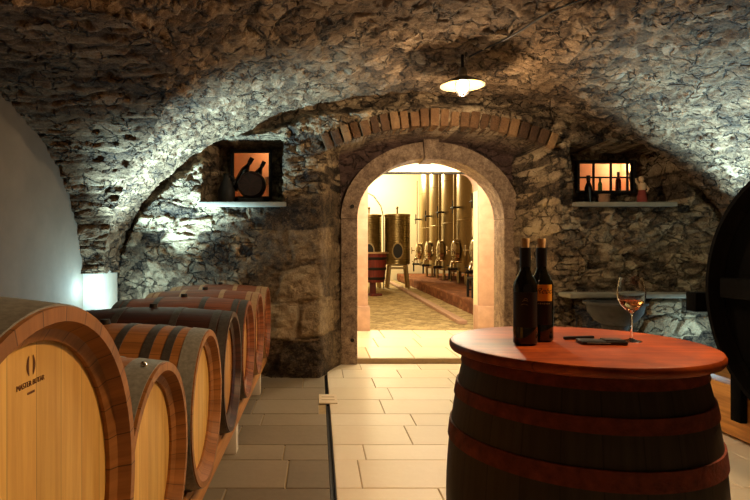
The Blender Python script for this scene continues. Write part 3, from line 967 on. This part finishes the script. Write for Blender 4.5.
for k in range(7):
    a = va2 - .50 + k * .15
    p = Vector((.0396 * math.cos(a), .0396 * math.sin(a), .1315))
    em.box(p, (.0012, .0032, .003 + .002 * (k % 2)), Matrix.Rotation(a, 3, 'Z'))
em.build('small_print', M_gold, bo2)

# wine glass
wg = thing('wine_glass', 'stemmed wine glass a quarter full on the red barrel table', 'glass', (1.077, 1.925, TZ))
outer = [(1e-4, 0), (.033, 0), (.0335, .0015), (.020, .004), (.006, .009), (.0034, .02), (.0034, .085), (.0055, .097), (.020, .108), (.036, .128), (.0435, .150), (.0445, .168), (.041, .195), (.0365, .219)]
inner = [(.0355, .219), (.0400, .195), (.0434, .168), (.0424, .150), (.035, .1295), (.019, .1105), (.006, .1015), (1e-4, .100)]
MB().lathe(outer + inner, 48).build('bowl_and_stem', M_glass, wg, ang=50)
MB().lathe([(1e-4, .1004), (.006, .1019), (.0187, .1109), (.0346, .1299), (.0385, .1385), (.0385, .1392), (1e-4, .1392)], 40).build('wine', M_wine, wg, ang=50)

# black case lying on the table
cs = thing('black_case', 'flat black case lying on the red table beside the wine glass', 'case', (.948, 1.875, TZ), math.radians(-6))
MB().box((0, 0, .0065), (.145, .070, .012), bev=.0055).build('shell', M_leather, cs)
MB().box((.035, -.004, .0145), (.062, .052, .005), bev=.002).build('flap', M_leather, cs)
MB().box((-.02, -.0352, .0065), (.075, .003, .003), bev=.001).build('zip', M_zinc, cs)
sp = thing('corkscrew', 'slim dark corkscrew on the red table behind the black case', 'corkscrew', (.915, 1.965, TZ), math.radians(10))
MB().box((0, 0, .0065), (.115, .014, .011), bev=.005).build('handle', M_leather, sp)
MB().box((.012, .012, .0045), (.06, .006, .006), bev=.002).build('lever', M_zinc, sp)

# ------------------------------------------------------------------ hanging lamp
def ceil_z(x):
    s = SL if x < XC else SR
    return ZS + BV * math.sqrt(max(0, 1 - ((x - XC) / s) ** 2))
LX, LY, LZ = 1.29, 5.0, 2.86
lp = thing('ceiling_lamp', 'round dish ceiling lamp with a glowing bulb above the doorway', 'lamp', (LX, LY, LZ))
MB().lathe([(.045, .075), (.06, .07), (.12, .04), (.19, .004), (.196, -.004), (.19, -.002), (.12, .033), (.06, .062), (.045, .066)], 48, closed=True).build('shade', M_enamel, lp)
MB().lathe([(.048, .062), (.062, .058), (.12, .030), (.186, -.0035), (.186, -.0045), (.12, .0285), (.062, .056), (.048, .060)], 48, closed=True).build('reflector', M_enamel_in, lp)
MB().lathe([(1e-4, .15), (.03, .15), (.036, .13), (.04, .08), (.04, .06), (1e-4, .06)], 28).build('socket', M_enamel, lp)
MB().tube([(0, 0, .145), (0, 0, ceil_z(LX) - LZ + .05)], .014).build('stem', M_dark, lp)
MB().ball((0, 0, -.012), .05, 20, (1, 1, 1.25)).build('bulb', M_bulb, lp)
cage = MB()
for k in range(4):
    a = k * PI / 2 + .5
    cage.tube([(.075 * math.cos(a) * w, .075 * math.sin(a) * w, z) for w, z in ((1, .05), (1.05, 0), (1.0, -.05), (.6, -.085), (.05, -.098))], .0028, 6)
cage.build('cage', M_dark, lp)
pts = []
for k in range(24):
    q = k / 23
    x = LX + .05 + (1.9 - LX) * q + .02 * math.sin(q * 9); y = LY - .05 - 1.7 * q
    pts.append((x, y, ceil_z(x) - .03 + .008 * math.sin(q * 14)))
tag(MB().tube(pts, .008, 8).build('cable', M_dark), 'dark electric cable running along the vault from the lamp', 'cable')

# ------------------------------------------------------------------ niche contents
keg = thing('small_keg', 'small dark keg lying end-on in the left wall niche', 'keg', (-.78, 6.62, 1.985))
MB().lathe([(1e-4, -.14), (.130, -.14), (.130, -.16), (.138, -.16), (.165, 0), (.138, .16), (.130, .16), (1e-4, .14)], 40, 'Y', (0, 0, .17)).build('staves', M_stave_d, keg)
for y in (-.13, -.06, .06, .13):
    r0 = .165 - .027 * abs(y) / .16
    MB().lathe([(r0 - .001, y - .012), (r0 + .005, y - .012), (r0 + .005, y + .012), (r0 - .001, y + .012)], 40, 'Y', (0, 0, .17), closed=True).build('hoop', M_dark, keg)
MB().box((0, -.1, -.03), (.30, .06, .09), bev=.01).box((0, .1, -.03), (.30, .06, .09), bev=.01).build('cradle', M_dark, keg)
def sil_bottle(name, loc, label, mat, hgt=.28, tilt=0, group=None, cat='bottle'):
    t = thing(name, label, cat, loc, 0, group)
    t.rotation_euler = (0, tilt, 0)
    s = hgt / .30; r = .036 * s; nk = max(.013, .016 * s)
    MB().lathe([(1e-4, 0), (r, .0), (r, .18 * s), (r * .8, .205 * s), (nk, .235 * s), (nk * .95, .29 * s), (nk * 1.1, .292 * s), (nk * 1.1, hgt), (1e-4, hgt)], 24).build('glass', mat, t)
    MB().lathe([(nk * .9, .25 * s), (nk * 1.15, .25 * s), (nk * 1.18, hgt + .001), (1e-4, hgt + .002)], 20).build('capsule', M_black, t)
    return t
sil_bottle('dark_bottle', (-1.05, 6.98, 2.14), 'dark bottle leaning behind the small keg, the taller tilted one', M_bottle, .46, math.radians(30), 'tilted bottles in the left niche')
sil_bottle('dark_bottle', (-.86, 6.98, 2.12), 'dark bottle leaning behind the small keg, the shorter one on the right', M_bottle, .42, math.radians(27), 'tilted bottles in the left niche')
jug = thing('stoneware_jug', 'dark round jug left of the small keg in the left niche', 'jug', (-1.055, 6.46, 1.911))
MB().lathe([(1e-4, 0), (.07, 0), (.098, .08), (.098, .17), (.06, .26), (.035, .30), (.035, .35), (.042, .36), (1e-4, .36)], 32).build('body', M_dark, jug)
MB().tube([(.035, 0, .33), (.085, 0, .32), (.10, 0, .27), (.085, 0, .235)], .010, 8).build('handle', M_dark, jug)
cup = thing('small_cup', 'tiny pale cup right of the small keg in the left niche', 'cup', (-.64, 7.05, 2.022))
MB().lathe([(1e-4, 0), (.02, 0), (.026, .005), (.008, .03), (.008, .18), (.032, .23), (.03, .29), (.027, .29), (.028, .235), (1e-4, .2)], 24).build('bowl', M_skin, cup)
MB().lathe([(1e-4, 0), (.035, 0), (.035, .006), (1e-4, .006)], 24).build('foot', M_skin, cup)

g = 'bottles on the ledge behind the right niche window'
sil_bottle('dark_bottle', (3.235, 6.70, 1.912), 'dark wine bottle at the left end of the right niche window', M_bottle, .37, 0, g)
sil_bottle('green_bottle', (3.475, 6.90, 2.082), 'short green glass bottle in the right niche window', M_green, .20, 0, g)
sil_bottle('amber_bottle', (3.70, 6.90, 2.082), 'dark amber bottle in the right niche window', M_amber, .27, 0, g)
pot = thing('clay_pot', 'small clay pot on the right niche sill', 'pot', (3.24, 6.34, 1.911))
MB().lathe([(1e-4, 0), (.05, 0), (.062, .05), (.055, .09), (.062, .11), (.054, .11), (.048, .09), (1e-4, .03)], 28).build('body', M_pot, pot)
MB().lathe([(.056, .095), (.066, .098), (.066, .112), (.056, .112)], 28, closed=True).build('rim', M_pot, pot)
fig = thing('figurine', 'small pale and red figurine standing on the right niche sill', 'figurine', (3.68, 6.36, 1.911))
MB().lathe([(1e-4, 0), (.055, 0), (.05, .08), (.036, .15), (.03, .17), (1e-4, .17)], 24).build('robe', M_rose, fig)
MB().lathe([(1e-4, .16), (.034, .16), (.044, .20), (.04, .235), (.016, .25), (.014, .262), (1e-4, .262)], 20).ball((-.01, 0, .285), .032, 14, (1, 1, 1.2)).tube([(-.035, 0, .22), (-.075, -.02, .25), (-.085, -.03, .29)], [.014, .012, .010], 8).tube([(.035, 0, .22), (.055, -.03, .17), (.03, -.045, .14)], [.014, .012, .010], 8).build('body', M_skin, fig)

# ------------------------------------------------------------------ stone basin on the ledge at the back wall
bs = thing('stone_basin', 'half round grey stone basin on a pedestal by the rubble wall behind the table', 'basin', (2.98, 5.62, .62))
pr = [(1e-4, 0), (.10, .01), (.19, .06), (.25, .14), (.275, .235), (.235, .235), (.21, .15), (.15, .09), (1e-4, .05)]
MB().lathe(pr, 40).build('bowl', M_basin, bs)
MB().lathe([(.28, .225), (.295, .23), (.295, .25), (.235, .25), (.235, .225)], 40, closed=True).build('rim', M_basin, bs)
MB().lathe([(1e-4, -.62), (.15, -.62), (.14, -.57), (.09, -.48), (.09, -.08), (.13, .02), (1e-4, .02)], 32).build('pedestal', M_basin, bs)

# ------------------------------------------------------------------ black cask at the right
def cask():
    Rh, Rb, L = .70, .76, 1.45
    zc = 1.16
    t = make_barrel('huge blackened cask lying at the right edge beyond the barrel table', (2.4 + L / 2, 2.77, zc - Rb), Rh, Rb, L,
                    [(.01, .07, 0), (.2, .06, 0), (.42, .06, 0)], M_cask, M_cask, [M_cask], group=None, name='large_cask', chime=.07, nst=40)
    del t['label']; t['label'] = 'huge blackened cask lying at the right edge beyond the barrel table'
    MB().box((-L / 2 + .055, 0, Rb), (.05, 1.24, .12), along=1, bev=.01).build('head_bar', M_cask, t)
    r = thing('cask_rack', 'pale timber beam stand with dark stakes under the blackened cask', 'rack', (3.12, 2.9, 0))
    MB().box((0, .35, .205), (.16, 3.9, .37), along=1, bev=.012).build('beam', M_beam, r)
    MB().box((.62, .35, .205), (.16, 3.9, .37), along=1, bev=.012).build('beam', M_beam, r)
    MB().box((-.115, 1.10, .37), (.05, .10, .42), along=2, bev=.008).build('stake', M_cask, r)
    MB().box((.40, 1.52, .98), (1.16, .12, .15), along=0, bev=.01).build('crossbeam', M_cask, r)
    MB().box((.55, 1.52, .64), (.12, .10, .54), along=2, bev=.008).build('upright', M_cask, r)
    return t
cask()

# ------------------------------------------------------------------ floor drain
dr = thing('drain_channel', 'narrow dark slot drain between grey and cream floor tiles', 'drain', (.088, 0, 0))
mb = MB()
mb.box((-.0135, 1.8, -.012), (.005, 6.5, .022), along=1).box((.0135, 1.8, -.012), (.005, 6.5, .022), along=1).box((0, 1.8, -.022), (.03, 6.5, .004), along=1)
mb.build('channel', M_black, dr)
gr = thing('drain_cover', 'small pale stone drain cover at the end of the floor slot', 'cover', (.092, 5.2, 0))
MB().box((0, 0, .006), (.17, .30, .012), bev=.004).build('plate', M_cover, gr)
mb = MB()
for y in (-.05, .05): mb.box((0, y, .0122), (.12, .02, .002))
mb.build('slot', M_grout_d, gr)

# ------------------------------------------------------------------ lights
def point(name, loc, e, col, r=.05):
    l = bpy.data.lights.new(name, 'POINT'); l.energy = e; l.color = col; l.shadow_soft_size = r
    o = bpy.data.objects.new(name, l); link(o); o.location = loc
    return o
def spot(name, loc, tgt, e, col, ang=90, blend=.6, r=.05):
    l = bpy.data.lights.new(name, 'SPOT'); l.energy = e; l.color = col; l.shadow_soft_size = r
    l.spot_size = math.radians(ang); l.spot_blend = blend
    o = bpy.data.objects.new(name, l); link(o); o.location = loc
    o.rotation_euler = (Vector(tgt) - Vector(loc)).to_track_quat('-Z', 'Y').to_euler()
    return o
WARM = (1, .60, .29); WARM2 = (1, .74, .45); COOL = (.46, .82, 1.0)
point('lamp_light', (LX, LY, LZ - .13), 72, WARM2, .05)
spot('room_lamp', (1.65, 1.95, 2.75), (.1, 2.3, .6), 190, WARM, 135, .8, .08)
point('ceiling_fill', (1.8, 2.3, 2.15), 9, (1, .54, .23), .1)  # added warm fill that lifts the vault, no fixture of its own
point('passage_lamp', (1.75, 8.5, 2.5), 130, (1, .86, .66), .10)
point('tank_room_lamp', (1.2, 13, 4.6), 420, (1, .74, .38), .3)
point('tank_room_lamp', (2.0, 23.5, 4.6), 900, (1, .84, .50), .3)
spot('corner_lamp', (-1.75, 5.5, .86), (-1.36, 5.70, 2.4), 1550, COOL, 84, 1.0, .05)
point('wall_fill', (-1.76, 5.55, .92), 30, COOL, .05)  # extra fill added beside the corner spot to brighten the lower wall
point('corner_glow', (-2.27, 5.57, 1.0), 8, COOL, .05)
spot('corner_lamp', (4.32, 5.45, .6), (4.12, 4.95, 2.2), 1900, COOL, 76, 1.0, .06)
point('corner_glow', (3.95, 5.62, .5), 11, COOL, .05)
point('niche_lamp', (-.52, 7.2, 2.70), 3.2, (1, .72, .44), .03)
point('niche_lamp', (3.95, 7.3, 2.50), 5.0, (1, .74, .5), .03)

w = bpy.data.worlds.new('World'); S.world = w; w.use_nodes = True
w.node_tree.nodes['Background'].inputs[0].default_value = (1, .75, .5, 1)
w.node_tree.nodes['Background'].inputs[1].default_value = .008

# ------------------------------------------------------------------ camera
cam = bpy.data.cameras.new('Camera')
cam.sensor_width = 36; cam.lens = F / 750 * 36
cam.shift_x = (375 - 318) / 750; cam.shift_y = 1 / 750
cam.clip_start = .02
co = bpy.data.objects.new('Camera', cam); link(co)
co.location = (0, 0, H); co.rotation_euler = (PI / 2, 0, 0)
S.camera = co
vs = S.view_settings
vs.view_transform = 'Standard'; vs.look = 'None'; vs.gamma = 1; vs.exposure = 0.0
vs.use_curve_mapping = False
